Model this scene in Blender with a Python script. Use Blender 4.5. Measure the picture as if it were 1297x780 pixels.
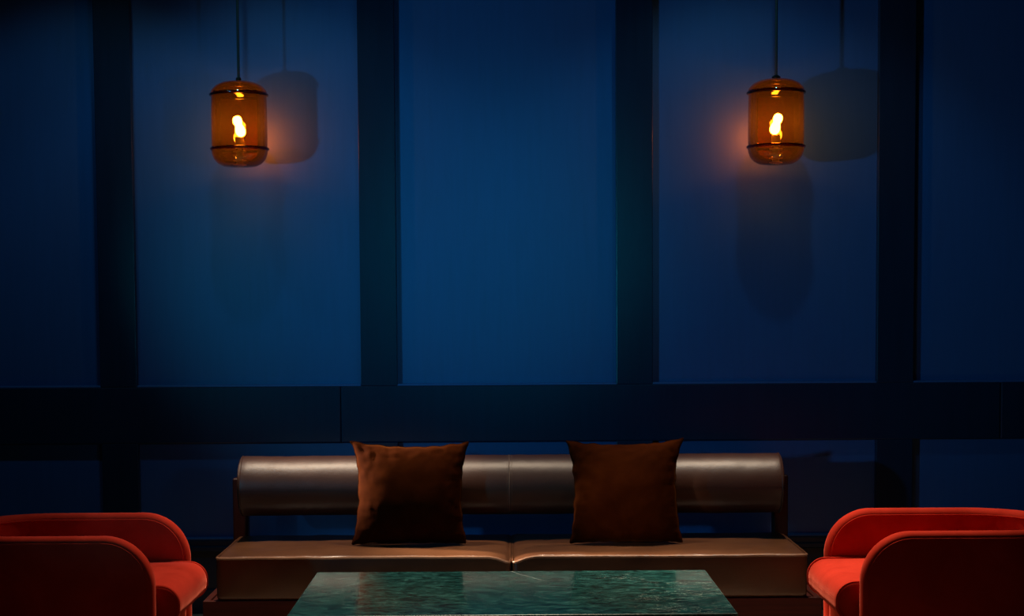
import bpy, bmesh, math, random
from mathutils import Vector, Matrix, noise

for o in list(bpy.data.objects):
    bpy.data.objects.remove(o, do_unlink=True)
SC = bpy.context.scene
C = SC.collection
PI = math.pi
R = math.radians

# ------------------------------------------------------------------ camera
cam_d = bpy.data.cameras.new('camera')
cam_d.sensor_width = 36.0
cam_d.lens = 58.29
cam_d.shift_x = 0.0066
cam_d.shift_y = 0.0980
cam_d.clip_start = 0.05
cam = bpy.data.objects.new('camera', cam_d)
C.objects.link(cam)
cam.matrix_world = (Matrix.Translation((0, 0, 1.31)) @ Matrix.Rotation(R(90 - 3.6), 4, 'X')
                    @ Matrix.Rotation(R(-0.36), 4, 'Z'))
SC.camera = cam

# ------------------------------------------------------------------ world, lights, exposure
world = bpy.data.worlds.new('world')
SC.world = world
world.use_nodes = True
world.node_tree.nodes['Background'].inputs[0].default_value = (0.05, 0.25, 1.0, 1)
world.node_tree.nodes['Background'].inputs[1].default_value = 0.004


def spot(name, loc, target, power, half, blend, col, radius=0.03):
    d = bpy.data.lights.new(name, 'SPOT')
    d.energy = power
    d.spot_size = R(half * 2)
    d.spot_blend = blend
    d.color = col
    d.shadow_soft_size = radius
    o = bpy.data.objects.new(name, d)
    C.objects.link(o)
    o.location = loc
    o.rotation_euler = (Vector(target) - Vector(loc)).to_track_quat('-Z', 'Y').to_euler()
    return o


COOL = (0.02, 0.60, 1.0)
WARM = (1.0, 0.78, 0.56)
# wall washers off to the sides, one added behind the camera for the centre
spot('wash_spot', (-2.85, 3.1, 1.35), (0.50, 7.05, 1.70), 215, 24, 1.0, COOL, 0.06)
spot('wash_spot', (0.05, -0.35, 1.95), (0.02, 7.05, 1.55), 100, 7.5, 1.0, COOL, 0.05)
spot('wash_spot', (1.35, 3.3, 1.42), (-0.75, 7.05, 1.75), 36, 20, 1.0, COOL, 0.06)
# ceiling downlights over the seating
spot('ceiling_spot', (-0.98, 6.32, 3.14), (-0.72, 6.22, 0.3), 340, 18, 0.5, WARM, 0.03)
spot('ceiling_spot', (0.98, 6.30, 3.14), (1.02, 5.76, 0.3), 270, 22, 0.5, WARM, 0.03)
spot('ceiling_spot', (0.0, 6.30, 3.14), (0.0, 5.10, 0.4), 360, 37, 0.8, WARM, 0.03)
spot('ceiling_spot', (0.25, 6.0, 3.14), (1.22, 5.28, 0.42), 190, 6.5, 0.7, WARM, 0.03)  # added narrow beam, brightens the right chair's seat
# low-powered cool downlights close to the wall, they throw the long lamp shadows
for x, y, p in ((-1.02, 5.9, 14), (-1.75, 5.95, 10), (0.98, 5.9, 14)):
    spot('ceiling_spot', (x, y, 3.14), (x, 6.6, 1.3), p, 46, 0.5, (0.15, 0.7, 1.0), 0.03)
# raking light along the sofa from the left, and an added weak fill from the front
spot('raking_spot', (-2.9, 6.84, 1.72), (-0.29, 6.21, 0.59), 3400, 5.6, 0.7, WARM, 0.10)
spot('ceiling_spot', (0.0, 2.6, 3.14), (0.0, 5.9, 0.2), 9, 22, 0.8, WARM, 0.08)
spot('pillow_fill_spot', (-1.25, 3.6, 1.15), (0.42, 6.3, 0.55), 340, 3.9, 1.0, WARM, 0.06)  # added fill for the right pillow, no lamp stands here

vs = SC.view_settings
vs.view_transform = 'Standard'
vs.look = 'None'
vs.gamma = 1.0
vs.use_curve_mapping = False
vs.exposure = 0.0
SC.cycles.use_denoising = True
SC.cycles.sample_clamp_indirect = 4.0
SC.cycles.max_bounces = 10
SC.cycles.transparent_max_bounces = 24
SC.cycles.caustics_reflective = False
SC.cycles.caustics_refractive = False


# ------------------------------------------------------------------ materials
def mat(name):
    m = bpy.data.materials.new(name)
    m.use_nodes = True
    nt = m.node_tree
    return m, nt, nt.nodes['Principled BSDF']


def N(nt, typ, **kw):
    n = nt.nodes.new(typ)
    for k, v in kw.items():
        if k in n.inputs:
            n.inputs[k].default_value = v
        else:
            setattr(n, k, v)
    return n


def coords(nt, scale=(1, 1, 1), rot=(0, 0, 0)):
    tc = nt.nodes.new('ShaderNodeTexCoord')
    mp = nt.nodes.new('ShaderNodeMapping')
    mp.inputs['Scale'].default_value = scale
    mp.inputs['Rotation'].default_value = rot
    nt.links.new(tc.outputs['Object'], mp.inputs['Vector'])
    return mp.outputs['Vector']


def ramp(nt, fac, stops):
    r = nt.nodes.new('ShaderNodeValToRGB')
    e = r.color_ramp.elements
    while len(e) < len(stops):
        e.new(0.5)
    for i, (p, c) in enumerate(stops):
        e[i].position = p
        e[i].color = (*c, 1)
    nt.links.new(fac, r.inputs['Fac'])
    return r.outputs['Color']


def bump(nt, bsdf, height, strength, dist):
    b = N(nt, 'ShaderNodeBump', Strength=strength, Distance=dist)
    nt.links.new(height, b.inputs['Height'])
    nt.links.new(b.outputs['Normal'], bsdf.inputs['Normal'])


def noise_fac(nt, vec, scale, detail=4, rough=0.55, dist=0.0):
    n = N(nt, 'ShaderNodeTexNoise', Scale=scale, Detail=detail, Roughness=rough, Distortion=dist)
    nt.links.new(vec, n.inputs['Vector'])
    return n.outputs['Fac']


def paint(name, c1, c2, rough, spec):
    m, nt, b = mat(name)
    v = coords(nt, (14, 14, 1.2))
    f = noise_fac(nt, v, 3.0, 5)
    nt.links.new(ramp(nt, f, [(0.3, c1), (0.7, c2)]), b.inputs['Base Color'])
    b.inputs['Roughness'].default_value = rough
    b.inputs['Specular IOR Level'].default_value = spec
    v2 = coords(nt, (60, 60, 6))
    bump(nt, b, noise_fac(nt, v2, 4.0, 3), 0.15, 0.002)
    return m


M = {}
M['panel'] = paint('panel_paint', (0.010, 0.074, 0.225), (0.012, 0.081, 0.250), 0.42, 0.5)
M['frame'] = paint('frame_paint', (0.003, 0.016, 0.040), (0.004, 0.019, 0.047), 0.30, 0.30)
M['side_wall'] = paint('side_wall_paint', (0.010, 0.030, 0.08), (0.012, 0.034, 0.09), 0.6, 0.3)


def leather(name, c1, c2, rough):
    m, nt, b = mat(name)
    v = coords(nt)
    f = noise_fac(nt, v, 6.0, 6, 0.6)
    nt.links.new(ramp(nt, f, [(0.3, c1), (0.7, c2)]), b.inputs['Base Color'])
    b.inputs['Roughness'].default_value = rough
    b.inputs['Specular IOR Level'].default_value = 0.55
    vo = N(nt, 'ShaderNodeTexVoronoi', Scale=260.0)
    nt.links.new(v, vo.inputs['Vector'])
    f2 = noise_fac(nt, v, 11.0, 3)
    mx = N(nt, 'ShaderNodeMath', operation='MULTIPLY_ADD')
    nt.links.new(vo.outputs['Distance'], mx.inputs[0])
    mx.inputs[1].default_value = 0.12
    nt.links.new(f2, mx.inputs[2])
    bump(nt, b, mx.outputs[0], 0.25, 0.006)
    return m


M['leather'] = leather('brown_leather', (0.060, 0.022, 0.009), (0.090, 0.036, 0.015), 0.30)
M['leather_highlight'] = leather('highlight_edge_leather', (0.17, 0.085, 0.05), (0.24, 0.13, 0.08), 0.30)  # lighter colour paints the bright highlight along the seat's front edge
M['leather_dark'] = leather('dark_brown_leather', (0.036, 0.0115, 0.007), (0.050, 0.017, 0.010), 0.43)


def velvet(name, base, base2, sheen, w, rough=0.85):
    m, nt, b = mat(name)
    v = coords(nt)
    f = noise_fac(nt, v, 7.0, 4, 0.6, 0.6)
    nt.links.new(ramp(nt, f, [(0.35, base), (0.65, base2)]), b.inputs['Base Color'])
    b.inputs['Roughness'].default_value = rough
    b.inputs['Specular IOR Level'].default_value = 0.015
    b.inputs['Sheen Weight'].default_value = w
    b.inputs['Sheen Roughness'].default_value = 0.35
    b.inputs['Sheen Tint'].default_value = (*sheen, 1)
    bump(nt, b, noise_fac(nt, v, 420.0, 2), 0.25, 0.001)
    return m


M['red_velvet'] = velvet('red_velvet', (0.37, 0.022, 0.011), (0.47, 0.032, 0.017), (1.0, 0.24, 0.16), 0.5)
M['rust_velvet'] = velvet('rust_velvet', (0.014, 0.0021, 0.0001), (0.025, 0.0046, 0.0003), (0.9, 0.30, 0.05), 0.06)


def wood(name, c1, c2, rough, scale=(1.5, 22, 22)):
    m, nt, b = mat(name)
    v = coords(nt, scale)
    f = noise_fac(nt, v, 2.2, 6, 0.6, 0.8)
    nt.links.new(ramp(nt, f, [(0.3, c1), (0.68, c2)]), b.inputs['Base Color'])
    b.inputs['Roughness'].default_value = rough
    b.inputs['Specular IOR Level'].default_value = 0.25
    bump(nt, b, f, 0.12, 0.002)
    return m


M['wood'] = wood('mahogany', (0.030, 0.0030, 0.0014), (0.072, 0.0085, 0.004), 0.55)
M['wood_up'] = wood('mahogany_upright', (0.014, 0.002, 0.0012), (0.034, 0.006, 0.003), 0.38, (22, 22, 1.5))
M['floor'] = wood('floor_boards', (0.16, 0.12, 0.09), (0.24, 0.185, 0.14), 0.45)


def marble(name, rough):
    m, nt, b = mat(name)
    v = coords(nt, (1.7, 3.4, 1), (0, 0, R(6)))
    f = noise_fac(nt, v, 10.0, 10, 0.80, 0.8)
    base = ramp(nt, f, [(0.40, (0.001, 0.010, 0.011)), (0.48, (0.007, 0.054, 0.053)),
                        (0.55, (0.018, 0.110, 0.106)), (0.66, (0.08, 0.26, 0.24))])
    # thin pale veins, denser towards one corner of the slab
    v2 = coords(nt, (1.0, 2.4, 1), (0, 0, R(-28)))
    f2 = noise_fac(nt, v2, 5.0, 5, 0.62, 2.2)
    vein = ramp(nt, f2, [(0.492, (0, 0, 0)), (0.50, (1, 1, 1)), (0.508, (0, 0, 0))])
    v3 = coords(nt)
    f3 = noise_fac(nt, v3, 3.1, 3)
    sx = N(nt, 'ShaderNodeSeparateXYZ')
    nt.links.new(v3, sx.inputs[0])
    ad = N(nt, 'ShaderNodeMath', operation='MULTIPLY_ADD')
    nt.links.new(sx.outputs['X'], ad.inputs[0])
    ad.inputs[1].default_value = 0.45
    nt.links.new(f3, ad.inputs[2])
    mask = ramp(nt, ad.outputs[0], [(0.66, (0, 0, 0)), (0.80, (0.9, 0.9, 0.9))])
    mul = N(nt, 'ShaderNodeMath', operation='MULTIPLY')
    nt.links.new(vein, mul.inputs[0])
    nt.links.new(mask, mul.inputs[1])
    # one long vein from the far edge towards the right
    d1 = N(nt, 'ShaderNodeMath', operation='MULTIPLY_ADD')
    nt.links.new(sx.outputs['X'], d1.inputs[0])
    d1.inputs[1].default_value = 1.9
    nt.links.new(sx.outputs['Y'], d1.inputs[2])
    wob = N(nt, 'ShaderNodeMath', operation='MULTIPLY_ADD')
    nt.links.new(noise_fac(nt, v3, 9.0, 2), wob.inputs[0])
    wob.inputs[1].default_value = 0.08
    nt.links.new(d1.outputs[0], wob.inputs[2])
    line = ramp(nt, wob.outputs[0], [(0.408, (0, 0, 0)), (0.416, (0.7, 0.7, 0.7)), (0.424, (0, 0, 0))])
    lim = ramp(nt, sx.outputs['X'], [(0.085, (1, 1, 1)), (0.115, (0, 0, 0))])
    ml = N(nt, 'ShaderNodeMath', operation='MULTIPLY')
    nt.links.new(line, ml.inputs[0])
    nt.links.new(lim, ml.inputs[1])
    mxx = N(nt, 'ShaderNodeMath', operation='MAXIMUM')
    nt.links.new(mul.outputs[0], mxx.inputs[0])
    nt.links.new(ml.outputs[0], mxx.inputs[1])
    mix = N(nt, 'ShaderNodeMix', data_type='RGBA')
    nt.links.new(mxx.outputs[0], mix.inputs['Factor'])
    nt.links.new(base, mix.inputs['A'])
    mix.inputs['B'].default_value = (0.55, 0.62, 0.58, 1)
    nt.links.new(mix.outputs['Result'], b.inputs['Base Color'])
    b.inputs['Roughness'].default_value = rough
    b.inputs['Specular IOR Level'].default_value = 0.5
    return m


M['marble'] = marble('green_marble', 0.12)
M['marble_edge'] = marble('honed_marble_edge', 0.42)


def glass(name, tint, milk, rough=0.03):
    """blown coloured glass: tinted see-through, glossy skin, slightly milky"""
    m, nt, b = mat(name)
    nt.nodes.remove(b)
    out = nt.nodes['Material Output']
    v = coords(nt)
    f = noise_fac(nt, v, 5.0, 3)
    t2 = tuple(c * 0.86 for c in tint)
    col = ramp(nt, f, [(0.3, t2), (0.7, tint)])
    tr = N(nt, 'ShaderNodeBsdfTransparent')
    lw = N(nt, 'ShaderNodeLayerWeight', Blend=0.35)
    dk = N(nt, 'ShaderNodeMix', data_type='RGBA')
    nt.links.new(lw.outputs['Facing'], dk.inputs['Factor'])
    nt.links.new(col, dk.inputs['A'])
    dk.inputs['B'].default_value = (tint[0] ** 4, tint[1] ** 2.5, tint[2] ** 2, 1)
    nt.links.new(dk.outputs['Result'], tr.inputs['Color'])
    tl = N(nt, 'ShaderNodeBsdfTranslucent')
    tl.inputs['Color'].default_value = (0.9, 0.25, 0.02, 1)
    gl = N(nt, 'ShaderNodeBsdfGlossy', Roughness=rough)
    fr = N(nt, 'ShaderNodeFresnel', IOR=1.5)
    m1 = N(nt, 'ShaderNodeMixShader')
    m1.inputs[0].default_value = milk
    nt.links.new(tr.outputs[0], m1.inputs[1])
    nt.links.new(tl.outputs[0], m1.inputs[2])
    m2 = N(nt, 'ShaderNodeMixShader')
    nt.links.new(fr.outputs[0], m2.inputs[0])
    nt.links.new(m1.outputs[0], m2.inputs[1])
    nt.links.new(gl.outputs[0], m2.inputs[2])
    nt.links.new(m2.outputs[0], out.inputs['Surface'])
    return m


M['amber'] = glass('amber_glass', (0.65, 0.185, 0.013), 0.010)
M['amber_cap'] = glass('amber_cap_glass', (0.42, 0.11, 0.010), 0.012)
M['amber_bowl'] = glass('amber_bowl_glass', (0.72, 0.26, 0.03), 0.012)
M['amber_ring'] = glass('amber_rim_glass', (0.10, 0.02, 0.004), 0.03)


def plain(name, col, rough, metal=0.0, emit=None, es=0.0):
    m, nt, b = mat(name)
    v = coords(nt)
    f = noise_fac(nt, v, 30.0, 3)
    nt.links.new(ramp(nt, f, [(0.3, tuple(c * 0.85 for c in col)), (0.7, col)]), b.inputs['Base Color'])
    b.inputs['Roughness'].default_value = rough
    b.inputs['Metallic'].default_value = metal
    if emit:
        b.inputs['Emission Color'].default_value = (*emit, 1)
        b.inputs['Emission Strength'].default_value = es
    return m


M['cord'] = plain('black_cord', (0.008, 0.008, 0.009), 0.6)
M['bronze'] = plain('dark_bronze', (0.03, 0.02, 0.014), 0.35, 0.8)
M['socket'] = plain('cream_socket', (0.85, 0.70, 0.50), 0.5)
M['bulb'] = plain('glowing_bulb', (1, 0.9, 0.8), 0.3, 0.0, (1.0, 0.62, 0.26), 300.0)
M['thread'] = plain('tan_thread', (0.16, 0.09, 0.06), 0.7)
M['black_metal'] = plain('black_metal', (0.012, 0.012, 0.013), 0.4, 0.6)
M['ceiling'] = plain('ceiling_paint', (0.02, 0.025, 0.04), 0.8)


# ------------------------------------------------------------------ mesh helpers
def obj(name, bm, m, parent=None, smooth=False, loc=None):
    me = bpy.data.meshes.new(name)
    bmesh.ops.recalc_face_normals(bm, faces=bm.faces)
    bm.to_mesh(me)
    bm.free()
    me.materials.append(m)
    if smooth:
        for p in me.polygons:
            p.use_smooth = True
        me.set_sharp_from_angle(angle=R(42))
    o = bpy.data.objects.new(name, me)
    C.objects.link(o)
    if parent:
        o.parent = parent
    if loc:
        o.location = loc
    return o


def thing(name, label, cat, loc, group=None, rotz=0.0):
    o = bpy.data.objects.new(name, None)
    C.objects.link(o)
    o.empty_display_size = 0.1
    o.location = loc
    o.rotation_euler = (0, 0, rotz)
    o['label'] = label
    o['category'] = cat
    o['kind'] = 'thing'
    if group:
        o['group'] = group
    return o


def structure(name, label=None):
    o = bpy.data.objects.new(name, None)
    C.objects.link(o)
    o['kind'] = 'structure'
    if label:
        o['label'] = label
    return o


def box(bm, x0, x1, y0, y1, z0, z1, bev=0.0, seg=2):
    r = bmesh.ops.create_cube(bm, size=1.0)
    vs_ = r['verts']
    for v in vs_:
        v.co = Vector((x0 + (v.co.x + .5) * (x1 - x0), y0 + (v.co.y + .5) * (y1 - y0), z0 + (v.co.z + .5) * (z1 - z0)))
    if bev > 0:
        es = list({e for v in vs_ for e in v.link_edges})
        bmesh.ops.bevel(bm, geom=es, offset=bev, segments=seg, affect='EDGES', profile=0.5)


def boxbm(*a, **k):
    bm = bmesh.new()
    box(bm, *a, **k)
    return bm


def lathe(bm, prof, seg=48, cx=0, cy=0, close=False):
    """profile of (r, z); r = 0 points become poles"""
    rings = []
    for r, z in prof:
        if r <= 1e-6:
            rings.append([bm.verts.new((cx, cy, z))])
        else:
            rings.append([bm.verts.new((cx + r * math.cos(2 * PI * i / seg), cy + r * math.sin(2 * PI * i / seg), z))
                          for i in range(seg)])
    pairs = list(zip(rings[:-1], rings[1:]))
    if close:
        pairs.append((rings[-1], rings[0]))
    for a, b in pairs:
        for i in range(seg):
            j = (i + 1) % seg
            if len(a) == 1 and len(b) == 1:
                continue
            if len(a) == 1:
                bm.faces.new((a[0], b[i], b[j]))
            elif len(b) == 1:
                bm.faces.new((a[i], b[0], a[j]))
            else:
                bm.faces.new((a[i], b[i], b[j], a[j]))


def tube(bm, pts, r, seg=8, closed=False):
    pts = [Vector(p) for p in pts]
    n = len(pts)
    rings = []
    ref = None
    for i, p in enumerate(pts):
        if closed:
            t = pts[(i + 1) % n] - pts[i - 1]
        else:
            t = pts[min(i + 1, n - 1)] - pts[max(i - 1, 0)]
        t.normalize()
        if ref is None:
            ref = t.orthogonal().normalized()
        ref = (ref - t * ref.dot(t)).normalized()
        b = t.cross(ref)
        rr = r[i] if isinstance(r, (list, tuple)) else r
        rings.append([bm.verts.new(p + (ref * math.cos(2 * PI * k / seg) + b * math.sin(2 * PI * k / seg)) * rr)
                      for k in range(seg)])
    rng = n if closed else n - 1
    for i in range(rng):
        a, c = rings[i], rings[(i + 1) % n]
        for k in range(seg):
            l = (k + 1) % seg
            bm.faces.new((a[k], a[l], c[l], c[k]))
    if not closed:
        bm.faces.new(rings[0][::-1])
        bm.faces.new(rings[-1])


def axis_pts(h, r, m):
    """sample -h..h, dense in the rounded zone of width r at both ends"""
    e = [h - r + r * math.sin(PI / 2 * k / 6) for k in range(1, 7)]
    mid = [-(h - r) + 2 * (h - r) * k / m for k in range(m + 1)]
    return [-x for x in e[::-1]] + mid + e


def cushion(hx, hy, hz, rx, ry, rz, mx, my, mz, crown=0.0, belly=0.0, wob=0.0, seed=0.0):
    """soft block: ellipsoid-rounded box with crowned top and bulged sides"""
    bm = bmesh.new()
    ax = [axis_pts(hx, rx, mx), axis_pts(hy, ry, my), axis_pts(hz, rz, mz)]
    h = (hx, hy, hz)
    rr = (rx, ry, rz)
    cache = {}

    def vert(p):
        k = tuple(round(c, 6) for c in p)
        if k in cache:
            return cache[k]
        inner = [max(-(h[i] - rr[i]), min(h[i] - rr[i], p[i])) for i in range(3)]
        q = [(p[i] - inner[i]) / rr[i] for i in range(3)]
        mxx = max(abs(c) for c in q)
        L = math.sqrt(sum(c * c for c in q))
        if L > 1e-9:
            # equal-angle cube to sphere
            q = [math.tan(PI / 4 * min(1, abs(c) / mxx)) * (1 if c >= 0 else -1) for c in q]
            L = math.sqrt(sum(c * c for c in q))
            q = [c / L * mxx for c in q]
        co = Vector([inner[i] + q[i] * rr[i] for i in range(3)])
        u, v, w = co.x / hx, co.y / hy, co.z / hz
        fx, fy = max(0, 1 - abs(u) ** 2.4), max(0, 1 - abs(v) ** 2.4)
        fz = max(0, 1 - w * w)
        nz = noise.noise(Vector((co.x * 7 + seed, co.y * 9, co.z * 9))) if wob else 0
        nz2 = noise.noise(Vector((co.x * 17 + seed, co.y * 21, co.z * 10 + 5))) if wob else 0
        if w > 0:
            co.z += crown * fx * fy * w + wob * (nz + 0.5 * nz2) * w
        co.x += belly * fz * fy * u + wob * nz2 * fz * u
        co.y += belly * fz * fx * v + wob * nz * fz * v
        cache[k] = bm.verts.new(co)
        return cache[k]

    for a, b, c in ((0, 1, 2), (1, 2, 0), (0, 2, 1)):
        for s in (-1, 1):
            for i in range(len(ax[a]) - 1):
                for j in range(len(ax[b]) - 1):
                    P = []
                    for (ii, jj) in ((i, j), (i + 1, j), (i + 1, j + 1), (i, j + 1)):
                        p = [0, 0, 0]
                        p[a] = ax[a][ii]
                        p[b] = ax[b][jj]
                        p[c] = s * h[c]
                        P.append(vert(p))
                    if len(set(P)) >= 3:
                        try:
                            bm.faces.new(list(dict.fromkeys(P)))
                        except ValueError:
                            pass
    return bm


# ------------------------------------------------------------------ setting
YW = 7.05      # face of the recessed panels
YF = 7.015     # face of stiles and rails
XL, XR = -3.85, 3.85
ZC = 3.20
stiles = [-2.735, -1.637, -0.533, 0.549, 1.652, 2.745]
SW = 0.077
Z_LO0, Z_LO1, Z_UP0, Z_UP1 = 0.317, 0.726, 0.969, 3.0

bm = boxbm(XL, XR, -0.6, 7.15, -0.06, 0.0)
fl = obj('floor', bm, M['floor'])
fl['kind'] = 'structure'
bm = boxbm(XL, XR, -0.6, 7.15, ZC, ZC + 0.06)
ce = obj('ceiling', bm, M['ceiling'])
ce['kind'] = 'structure'
for nm, x0, x1 in (('wall_left', XL - 0.08, XL), ('wall_right', XR, XR + 0.08)):
    o = obj(nm, boxbm(x0, x1, -0.6, 7.15, 0, ZC), M['side_wall'])
    o['kind'] = 'structure'

wall = structure('wall_back', 'navy blue panelled wall behind the sofa')
edges = [XL] + stiles + [XR]
for i in range(len(edges) - 1):
    a, b = edges[i], edges[i + 1]
    for z0, z1 in ((Z_UP0 - 0.05, Z_UP1 + 0.05), (Z_LO0 - 0.05, Z_LO1 + 0.05)):
        obj('panel', boxbm(a + (0.0 if i == 0 else 0.02), b - (0.0 if i == len(edges) - 2 else 0.02), YW, YW + 0.03, z0, z1), M['panel'], wall)
    for zl in (Z_UP0, Z_LO0):
        obj('ledge_highlight', boxbm(a + SW, b - SW, YF + 0.002, YW + 0.005, zl - 0.004, zl + 0.0062, bev=0.0035), M['panel'], wall)  # added strip, its lighter paint imitates light catching the ledge
for x in stiles:
    obj('stile', boxbm(x - SW, x + SW, YF, YW + 0.04, Z_UP0 - 0.001, Z_UP1 + 0.001, bev=0.0025), M['frame'], wall)
    obj('stile', boxbm(x - SW, x + SW, YF, YW + 0.04, Z_LO0 - 0.001, Z_LO1 + 0.001, bev=0.0025), M['frame'], wall)
# rails, butt-jointed boards
for x0, x1 in ((XL, -0.698), (-0.6965, 2.10), (2.1015, XR)):
    obj('rail', boxbm(x0, x1, YF, YW + 0.04, Z_LO1, Z_UP0, bev=0.006), M['frame'], wall)
for x0, x1 in ((XL, -0.9), (-0.8985, XR)):
    obj('rail', boxbm(x0, x1, YF, YW + 0.04, Z_UP1, ZC, bev=0.002), M['frame'], wall)
obj('rail', boxbm(XL, XR, YF, YW + 0.04, 0.10, Z_LO0, bev=0.006), M['frame'], wall)
obj('ledge_moulding', boxbm(XL, XR, YF - 0.012, YF + 0.01, Z_LO0 - 0.052, Z_LO0 - 0.028, bev=0.005), M['frame'], wall)
bb = obj('baseboard_back', boxbm(XL, XR, YF - 0.014, YF + 0.02, 0.0, 0.105, bev=0.004), M['frame'])
bb['kind'] = 'structure'


# ------------------------------------------------------------------ sofa
sofa = thing('leather_sofa', 'long brown leather sofa with bolster back on a dark wood platform by the navy wall', 'sofa', (0.02, 6.42, 0))
SX0, SX1 = -1.151, 1.155       # platform, relative to the sofa's middle
# platform apron boards, slab, legs
obj('platform', boxbm(SX0 + 0.02, SX1 - 0.02, -0.28, 0.36, 0.135, 0.205), M['wood'], sofa)
obj('front_apron', boxbm(SX0, SX1, -0.305, -0.28, 0.10, 0.213, bev=0.003), M['wood'], sofa)
obj('rear_apron', boxbm(SX0, SX1, 0.36, 0.385, 0.10, 0.213, bev=0.003), M['wood'], sofa)
for s in (SX0, SX1 - 0.025):
    obj('side_apron', boxbm(s, s + 0.025, -0.28, 0.36, 0.10, 0.213, bev=0.003), M['wood'], sofa)
for x in (SX0 + 0.06, -0.04, SX1 - 0.14):
    for y in (-0.24, 0.26):
        obj('leg', boxbm(x, x + 0.08, y, y + 0.06, 0, 0.135, bev=0.004), M['wood_up'], sofa)
# rear posts
for x0 in (-1.134, 1.072):
    p = obj('post', boxbm(x0, x0 + 0.060, 0.305, 0.365, 0.20, 0.607, bev=0.006, seg=3), M['wood_up'], sofa)
obj('back_rail', boxbm(-1.074, 1.072, 0.318, 0.346, 0.50, 0.585, bev=0.004), M['wood'], sofa)
# seat cushions
hz = 0.0825
for k, (x0, x1) in enumerate(((-1.100, -0.004), (0.004, 1.102))):
    hx = (x1 - x0) / 2
    inner = hx if k == 0 else -hx

    def droop(x, y):
        return 0.020 * math.exp(-((x - inner) / 0.045) ** 2) * (0.5 - 0.5 * y / 0.29)
    cb = cushion(hx, 0.290, hz, 0.022, 0.016, 0.016, 40, 22, 5, crown=0.006, belly=0.006, wob=0.0035, seed=3.7 * k)
    for v in cb.verts:
        if v.co.z > 0:
            v.co.z -= droop(v.co.x, v.co.y)
    o = obj('seat_cushion', cb, M['leather'], sofa, True, loc=((x0 + x1) / 2, -0.012, 0.213 + hz))
    pb = bmesh.new()
    zt = hz - 0.007
    pts = []
    for px, py in ((-hx, -0.29), (hx, -0.29), (hx, 0.29), (-hx, 0.29)):
        pass
    corner = 0.02
    loop = []
    for cx_, cy_, a0 in ((hx - corner, -0.29 + corner, -90), (hx - corner, 0.29 - corner, 0),
                         (-hx + corner, 0.29 - corner, 90), (-hx + corner, -0.29 + corner, 180)):
        for q in range(6):
            a = R(a0 + 90 * q / 5)
            loop.append((cx_ + corner * math.cos(a), cy_ + corner * math.sin(a)))
    full = []
    for i in range(len(loop)):
        a, b = Vector(loop[i]), Vector(loop[(i + 1) % len(loop)])
        n = max(1, int((b - a).length / 0.03))
        for q in range(n):
            c = a.lerp(b, q / n)
            wz = 0.0028 * noise.noise(Vector((c.x * 9 + 3.7 * k, c.y * 9, 0.3)))
            full.append((c.x, c.y, zt + wz - droop(c.x, c.y)))
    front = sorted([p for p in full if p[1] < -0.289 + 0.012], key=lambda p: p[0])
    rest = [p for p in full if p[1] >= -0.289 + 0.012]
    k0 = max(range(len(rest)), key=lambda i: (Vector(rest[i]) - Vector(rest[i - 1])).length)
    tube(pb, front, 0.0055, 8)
    obj('front_piping', pb, M['leather_highlight'], o, True)['label'] = 'front edge piping with its highlight painted lighter'
    pb = bmesh.new()
    tube(pb, rest[k0:] + rest[:k0], 0.004, 6)
    obj('piping', pb, M['leather'], o, True)
# bolster back
bol = bmesh.new()
BR = 0.119
prof = []
half = 1.076
n_ax = 60
for i in range(n_ax + 1):
    prof.append(-half + 2 * half * i / n_ax)
seg = 56
rings = []
ends = [(-half - 0.002, 0.70), (-half - 0.002, 0.93), (-half + 0.004, 0.985), (-half + 0.014, 1.0)]
stations = [(x, f) for x, f in ends] + [(x, 1.0) for x in prof[1:-1]] + [(-x, f) for x, f in ends[::-1]]
for x, f in stations:
    g = f
    if abs(x - (-0.006)) < 0.02:
        g = f * 0.993
    ring = []
    for k in range(seg):
        a = 2 * PI * k / seg
        w = 0.0016 * noise.noise(Vector((x * 26, math.cos(a) * 1.6, math.sin(a) * 1.6))) + 0.0015 * noise.noise(Vector((x * 5, math.cos(a), 7 + math.sin(a))))
        ring.append(bol.verts.new((x, BR * g * math.cos(a) * (1 + w / BR), BR * g * math.sin(a) * (1 + w / BR))))
    rings.append(ring)
for a, b in zip(rings[:-1], rings[1:]):
    for k in range(seg):
        l = (k + 1) % seg
        bol.faces.new((a[k], a[l], b[l], b[k]))
for ring, x in ((rings[0], -half + 0.0), (rings[-1], half - 0.0)):
    c = bol.verts.new((x, 0, 0))
    for k in range(seg):
        bol.faces.new((ring[k], ring[(k + 1) % seg], c))
bolster = obj('bolster', bol, M['leather_dark'], sofa, True, loc=(0, 0.184, 0.590))
for x in (-half + 0.006, half - 0.006):
    pb = bmesh.new()
    tube(pb, [(x, (BR - 0.001) * math.cos(2 * PI * k / 56), (BR - 0.001) * math.sin(2 * PI * k / 56)) for k in range(56)], 0.0035, 6, True)
    obj('piping', pb, M['leather_dark'], bolster, True)
pb = bmesh.new()
tube(pb, [(-0.006, (BR - 0.0008) * math.cos(2 * PI * k / 56), (BR - 0.0008) * math.sin(2 * PI * k / 56)) for k in range(56)], 0.0022, 5, True)
for s in (-0.014, 0.004):
    for k in range(100):
        a = 2 * PI * k / 100
        a2 = a + 2 * PI / 100 * 0.6
        tube(pb, [(s, (BR + 0.0006) * math.cos(t), (BR + 0.0006) * math.sin(t)) for t in (a, a2)], 0.0010, 4)
obj('stitched_seam', pb, M['thread'], bolster, True)
for x in (-1.0, -0.35, 0.35, 1.0):
    obj('bolster_bracket', boxbm(x - 0.02, x + 0.02, 0.286, 0.320, 0.52, 0.57, bev=0.003), M['black_metal'], sofa)


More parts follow.
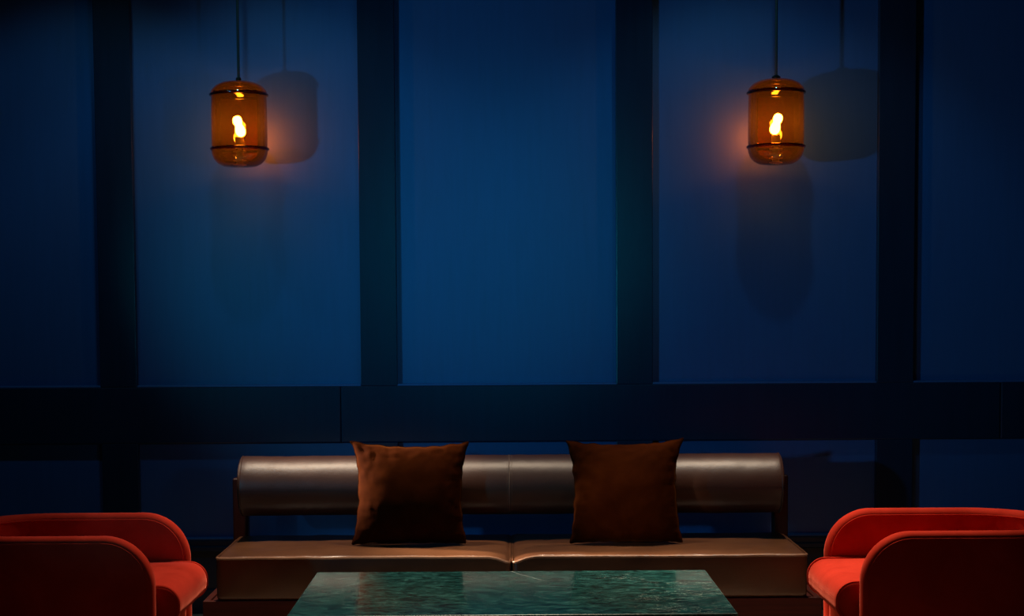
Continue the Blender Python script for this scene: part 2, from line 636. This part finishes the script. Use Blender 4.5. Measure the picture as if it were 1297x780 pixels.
# ------------------------------------------------------------------ throw pillows
def pillow(name, label, loc, w, h, thick, tilt, rotz, rolly, seed, ears):
    n = 44
    bm = bmesh.new()
    grid = {}
    for side in (-1, 1):
        for i in range(n + 1):
            for j in range(n + 1):
                u = math.sin(PI / 2 * (2 * i / n - 1))
                v = math.sin(PI / 2 * (2 * j / n - 1))
                border = i in (0, n) or j in (0, n)
                if border and side == 1:
                    grid[(1, i, j)] = grid[(-1, i, j)]
                    continue
                x = u * w / 2 * (1 - 0.085 * (1 - v * v) * abs(u) ** 2)
                z = v * h / 2 * (1 - (0.075 if v > 0 else 0.02) * (1 - u * u) * abs(v) ** 2)
                # pointed corners pull out a little
                c = (abs(u) * abs(v)) ** 6
                e = ears[(1 if v > 0 else 0) * 2 + (1 if u > 0 else 0)]
                x += math.copysign(c * e, u)
                z += math.copysign(c * e * 0.6, v)
                t = thick * ((1 - u * u) * (1 - v * v)) ** 0.5
                p = Vector((u * 2.6 + seed, v * 2.6, side * 2.0))
                edge = max(abs(u), abs(v))
                wr = noise.noise(Vector((u * 9 + seed, v * 9, side))) * 0.010 * edge ** 3 * (1 - edge ** 10)
                # short puckers running in from the seams
                a = v if abs(u) > abs(v) else u
                pk = noise.noise(Vector((a * 13 + seed * 2, 0.4, math.copysign(1, u) * 3))) * 0.010 * edge ** 5 * (1 - edge ** 14)
                t += noise.noise(p) * 0.005 * (1 - edge ** 2) + wr + pk
                sx_ = noise.noise(Vector((v * 6 + seed, 3.3, u))) * 0.006 * abs(u) ** 4
                sz_ = noise.noise(Vector((u * 6 + seed, 8.3, v))) * 0.005 * abs(v) ** 4
                grid[(side, i, j)] = bm.verts.new((x + sx_, side * max(t, 0.0 if border else 0.002) if not border else 0.0, z + sz_))
    for side in (-1, 1):
        for i in range(n):
            for j in range(n):
                q = [grid[(side, i, j)], grid[(side, i + 1, j)], grid[(side, i + 1, j + 1)], grid[(side, i, j + 1)]]
                bm.faces.new(q if side == -1 else q[::-1])
    # seam cord round the border
    loop = [grid[(-1, i, 0)].co.copy() for i in range(n)] + [grid[(-1, n, j)].co.copy() for j in range(n)] + \
           [grid[(-1, n - i, n)].co.copy() for i in range(n)] + [grid[(-1, 0, n - j)].co.copy() for j in range(n)]
    loop = [p for i, p in enumerate(loop) if (p - loop[i - 1]).length > 0.002]
    t = thing(name, label, 'pillow', loc, 'rust velvet throw pillows on the sofa', rotz)
    t.rotation_euler = (tilt, rolly, rotz)
    for v in bm.verts:
        v.co.z += h / 2
    obj('cover', bm, M['rust_velvet'], t, True)
    sb = bmesh.new()
    tube(sb, [(p.x, p.y, p.z + h / 2) for p in loop], 0.0026, 6, True)
    obj('seam', sb, M['rust_velvet'], t, True)
    return t


pillow('throw_pillow', 'rust brown velvet pillow with flopped corner, on the left half of the sofa', (-0.372, 6.358, 0.391), 0.430, 0.385, 0.084,
       R(-6.5), R(2), R(0.6), 1.3, (0.008, 0.002, 0.014, 0.010))
pillow('throw_pillow', 'rust brown velvet pillow with two pointed upper corners, on the right half of the sofa', (0.462, 6.358, 0.391), 0.425, 0.388, 0.084,
       R(-6.5), R(-2), R(-0.6), 8.9, (0.004, 0.006, 0.012, 0.016))


# ------------------------------------------------------------------ coffee table
TX, TY, TZ = 0.016, 4.970, 0.443
tab = thing('coffee_table', 'low rectangular coffee table with polished green marble top before the sofa', 'table', (TX, TY, 0))
top = obj('marble_top', boxbm(-0.6315, 0.6315, -0.381, 0.381, -0.03, 0.0, bev=0.0025, seg=2), M['marble'], tab, loc=(0, 0, TZ))
top.data.materials.append(M['marble_edge'])
for p in top.data.polygons:
    if max(abs(c) for c in p.normal) < 0.99:
        p.material_index = 1
for sx_ in (-1, 1):
    for sy_ in (-1, 1):
        obj('leg', boxbm(sx_ * 0.55 - 0.025, sx_ * 0.55 + 0.025, sy_ * 0.31 - 0.025, sy_ * 0.31 + 0.025, 0, TZ - 0.06, bev=0.003), M['black_metal'], tab)
bm = bmesh.new()
for y in (-0.31, 0.31):
    box(bm, -0.575, 0.575, y - 0.025, y + 0.025, TZ - 0.06, TZ - 0.03)
for x in (-0.55, 0.55):
    box(bm, x - 0.025, x + 0.025, -0.285, 0.285, TZ - 0.06, TZ - 0.03)
obj('frame', bm, M['black_metal'], tab)


# ------------------------------------------------------------------ armchairs (local +x is the front)
T = 0.028
TE = 0.022                     # rounding of the rim; T: half thickness of the shell
CW = 0.286                     # half width to the shell's centre line
CR = 0.24                      # plan radius of the back corners
AL = 0.45                      # straight arm length
ZB, ZT, RC = 0.20, 0.610, 0.155


def u_path(s):
    """point, outward normal on the shell's centre line; s from the +y arm front to the -y arm front"""
    arc = CR * PI / 2
    back = 2 * (CW - CR)
    segs = [AL, arc, back, arc, AL]
    if s <= segs[0]:
        return Vector((-s, CW)), Vector((0, 1))
    s -= segs[0]
    if s <= segs[1]:
        a = PI / 2 + s / CR
        n = Vector((math.cos(a), math.sin(a)))
        return Vector((-AL, CW - CR)) + n * CR, n
    s -= segs[1]
    if s <= segs[2]:
        return Vector((-AL - CR, CW - CR - s)), Vector((-1, 0))
    s -= segs[2]
    if s <= segs[3]:
        a = PI + s / CR
        n = Vector((math.cos(a), math.sin(a)))
        return Vector((-AL, -(CW - CR))) + n * CR, n
    s -= segs[3]
    return Vector((-AL + s, -CW)), Vector((0, -1))


ULEN = 2 * AL + CR * PI + 2 * (CW - CR)


def top_at(d, off=0.0):
    """shell outline height at distance d from the front end, inset by off"""
    r = RC - off
    dd = d - off
    zt = ZT - off
    if dd >= r:
        return zt
    dd = max(dd, 0)
    return zt - r + math.sqrt(max(0, r * r - (r - dd) ** 2))


def edge_dist(d, h):
    k = ZT - h
    if d < RC and k < RC:
        return RC - math.hypot(RC - d, RC - k)
    return min(d, k)


def shell_bm():
    bm = bmesh.new()
    ds = [RC * (1 - math.cos(PI / 2 * i / 22)) for i in range(22)]
    ss = ds + [RC + (ULEN - 2 * RC) * i / 44 for i in range(45)] + [ULEN - d for d in ds[::-1]]
    nr = 26
    sheets = {}
    for side in (-1, 1):
        for i, s in enumerate(ss):
            d = min(s, ULEN - s)
            tp = top_at(d)
            p, n = u_path(s)
            for j in range(nr + 1):
                f = math.sin(PI / 2 * j / nr)
                h = ZB + (tp - ZB) * f
                e = max(0.0, edge_dist(d, h))
                rim = e < 1e-5
                if rim and side == 1:
                    sheets[(1, i, j)] = sheets[(-1, i, j)]
                    continue
                t = T * math.sqrt(max(0, 1 - (1 - min(1, e / TE)) ** 2)) if not rim else 0.0
                q = p + n * t * side
                sheets[(side, i, j)] = bm.verts.new((q.x, q.y, h))
    m = len(ss)

    def face(vs_):
        u = list(dict.fromkeys(vs_))
        if len(u) >= 3:
            try:
                bm.faces.new(u)
            except ValueError:
                pass
    for side in (-1, 1):
        for i in range(m - 1):
            for j in range(nr):
                face([sheets[(side, i, j)], sheets[(side, i + 1, j)], sheets[(side, i + 1, j + 1)], sheets[(side, i, j + 1)]])
    for i in range(m - 1):
        face([sheets[(-1, i, 0)], sheets[(1, i, 0)], sheets[(1, i + 1, 0)], sheets[(-1, i + 1, 0)]])
    return bm


def seam_bm(side):
    """welt along the rim on one face of the shell"""
    bm = bmesh.new()
    off = TE * 0.95
    pts = []
    zs = [ZB + (ZT - RC - ZB) * k / 8 for k in range(8)]
    ang = [PI / 2 * k / 14 for k in range(15)]
    line = [(off, z) for z in zs] + [(RC - (RC - off) * math.cos(a), ZT - RC + (RC - off) * math.sin(a)) for a in ang]
    full = line + [(RC + (ULEN - 2 * RC) * i / 44, ZT - off) for i in range(1, 44)] + [(ULEN - d, z) for d, z in line[::-1]]
    for s, z in full:
        p, n = u_path(s)
        q = p + n * T * side * 0.995
        pts.append((q.x, q.y, z))
    tube(bm, pts, 0.0024, 6)
    return bm


def armchair(label, loc, rotz):
    t = thing('tub_armchair', label, 'armchair', loc, 'red velvet tub armchairs facing each other', rotz)
    sh = obj('shell', shell_bm(), M['red_velvet'], t, True)
    obj('outer_welt', seam_bm(1), M['red_velvet'], sh, True)
    obj('inner_welt', seam_bm(-1), M['red_velvet'], sh, True)
    # seat cushion, rolled front edge, standing proud of the arms
    hx, hy, hz_ = 0.335, 0.247, 0.062
    sc = obj('seat_cushion', cushion(hx, hy, hz_, 0.060, 0.014, 0.056, 20, 18, 3, crown=0.010, belly=0.004, wob=0.002, seed=5.0),
             M['red_velvet'], t, True, loc=(0.062 - hx, 0, 0.322 + hz_))
    for sy_ in (-1, 1):
        wl = bmesh.new()
        pts = []
        for k in range(40):
            a = 2 * PI * k / 40
            cx_ = (hx - 0.060) * (1 if math.cos(a) >= 0 else -1)
            cz_ = (hz_ - 0.056) * (1 if math.sin(a) >= 0 else -1)
            pts.append((cx_ + 0.060 * math.cos(a), sy_ * (hy - 0.004), cz_ + 0.056 * math.sin(a)))
        tube(wl, pts, 0.004, 6, True)
        obj('piping', wl, M['red_velvet'], sc, True)
    obj('seat_base', boxbm(-AL - 0.14, -0.012, -CW + T - 0.006, CW - T + 0.006, 0.225, 0.322, bev=0.012, seg=3), M['red_velvet'], t, True)
    for x in (-0.05, -0.50):
        for y in (-0.22, 0.22):
            lg = bmesh.new()
            lathe(lg, [(0, 0), (0.013, 0), (0.021, 0.225), (0, 0.225)], 16, x, y)
            obj('leg', lg, M['wood_up'], t, True)
    return t


armchair('red velvet tub armchair facing right, with the deep red seat, at the left', (-1.075, 5.322, 0), 0.0)
armchair('red velvet tub armchair facing left, with the bright orange-red seat, at the right', (1.083, 5.322, 0), PI)


# ------------------------------------------------------------------ pendant lamps
def pendant(label, loc, zc, flip, collar):
    """loc is the ceiling point; zc the height of the shade's middle"""
    t = thing('pendant_lamp', label, 'lamp', (loc[0], loc[1], ZC), 'amber glass pendant lamps')
    o_ = zc - ZC
    bm = bmesh.new()
    lathe(bm, [(0, 0), (0.055, 0), (0.055, -0.012), (0.048, -0.024), (0, -0.026)], 32)
    obj('canopy', bm, M['bronze'], t, True)
    bm = bmesh.new()
    tube(bm, [(0, 0, -0.02), (0, 0, -0.4), (0, 0, o_ + 0.176)], 0.0055, 8)
    obj('cord', bm, M['cord'], t, True)
    bm = bmesh.new()
    lathe(bm, [(0, 0.186), (0.010, 0.186), (0.018 if collar else 0.011, 0.180), (0.018 if collar else 0.011, 0.166), (0, 0.166)], 24)
    obj('collar', bm, M['bronze'], t, True, loc=(0, 0, o_))
    # glass: domed cap, body, bottom bowl, each with an overhanging lip
    th = 0.004
    cap = [(0.004, 0.172), (0.040, 0.171), (0.070, 0.165), (0.094, 0.153), (0.109, 0.136), (0.115, 0.120)]
    bm = bmesh.new()
    lathe(bm, cap, 64)
    obj('top_cap', bm, M['amber_cap'], t, True, loc=(0, 0, o_))
    bm = bmesh.new()
    lathe(bm, [(0.1105, 0.116), (0.1118, 0.06), (0.1122, 0.0), (0.1122, -0.06), (0.1112, -0.098)], 64)
    obj('shade', bm, M['amber'], t, True, loc=(0, 0, o_))
    for z, nm in ((0.117, 'upper_rim'), (-0.099, 'lower_rim')):
        bm = bmesh.new()
        prof_ = [(0.1135 + 0.0055 * math.cos(2 * PI * k / 12), z + 0.0055 * math.sin(2 * PI * k / 12)) for k in range(12)]
        lathe(bm, prof_, 64, close=True)
        obj(nm, bm, M['amber_ring'], t, True, loc=(0, 0, o_))
    bm = bmesh.new()
    lathe(bm, [(0.1135, -0.104), (0.1110, -0.120), (0.1030, -0.140), (0.0880, -0.157), (0.0660, -0.168), (0.030, -0.172), (0, -0.172)], 64)
    obj('bottom_bowl', bm, M['amber_bowl'], t, True, loc=(0, 0, o_))
    # lamp holder standing on the bowl, ribbed below, smooth sleeve above
    bm = bmesh.new()
    pr = [(0, -0.168)]
    for k in range(4):
        z = -0.166 + k * 0.018
        pr += [(0.0140, z), (0.0270, z + 0.002), (0.0270, z + 0.005), (0.0140, z + 0.007)]
    pr += [(0, -0.094)]
    lathe(bm, pr, 24)
    so = obj('lamp_holder', bm, M['socket'], t, True, loc=(0, 0, o_))
    bm = bmesh.new()
    lathe(bm, [(0, -0.096), (0.0175, -0.096), (0.0175, -0.052), (0, -0.052)], 24)
    obj('sleeve', bm, M['socket'], so, True)
    # twisted bulb leaning off the holder
    bm = bmesh.new()
    lathe(bm, [(0, -0.046), (0.014, -0.041), (0.0215, -0.030), (0.0240, -0.016), (0.0215, -0.002), (0.0175, 0.008),
               (0.0175, 0.014), (0.0205, 0.022), (0.0215, 0.032), (0.0195, 0.043), (0.012, 0.052), (0, 0.055)], 24)
    lean = Matrix.Rotation(R(-16 * flip), 4, 'Y')
    bmesh.ops.transform(bm, matrix=Matrix.Translation((0, 0, -0.012)) @ lean @ Matrix.Scale(0.86, 4), verts=bm.verts)
    obj('bulb', bm, M['bulb'], t, True, loc=(0.0, 0, o_))
    return t


pendant('lit amber glass pendant lamp hanging above the left end of the sofa', (-1.066, 6.75), 2.040, 1, False)
pendant('lit amber glass pendant lamp hanging above the right end of the sofa', (1.100, 6.75), 2.036, -1, True)
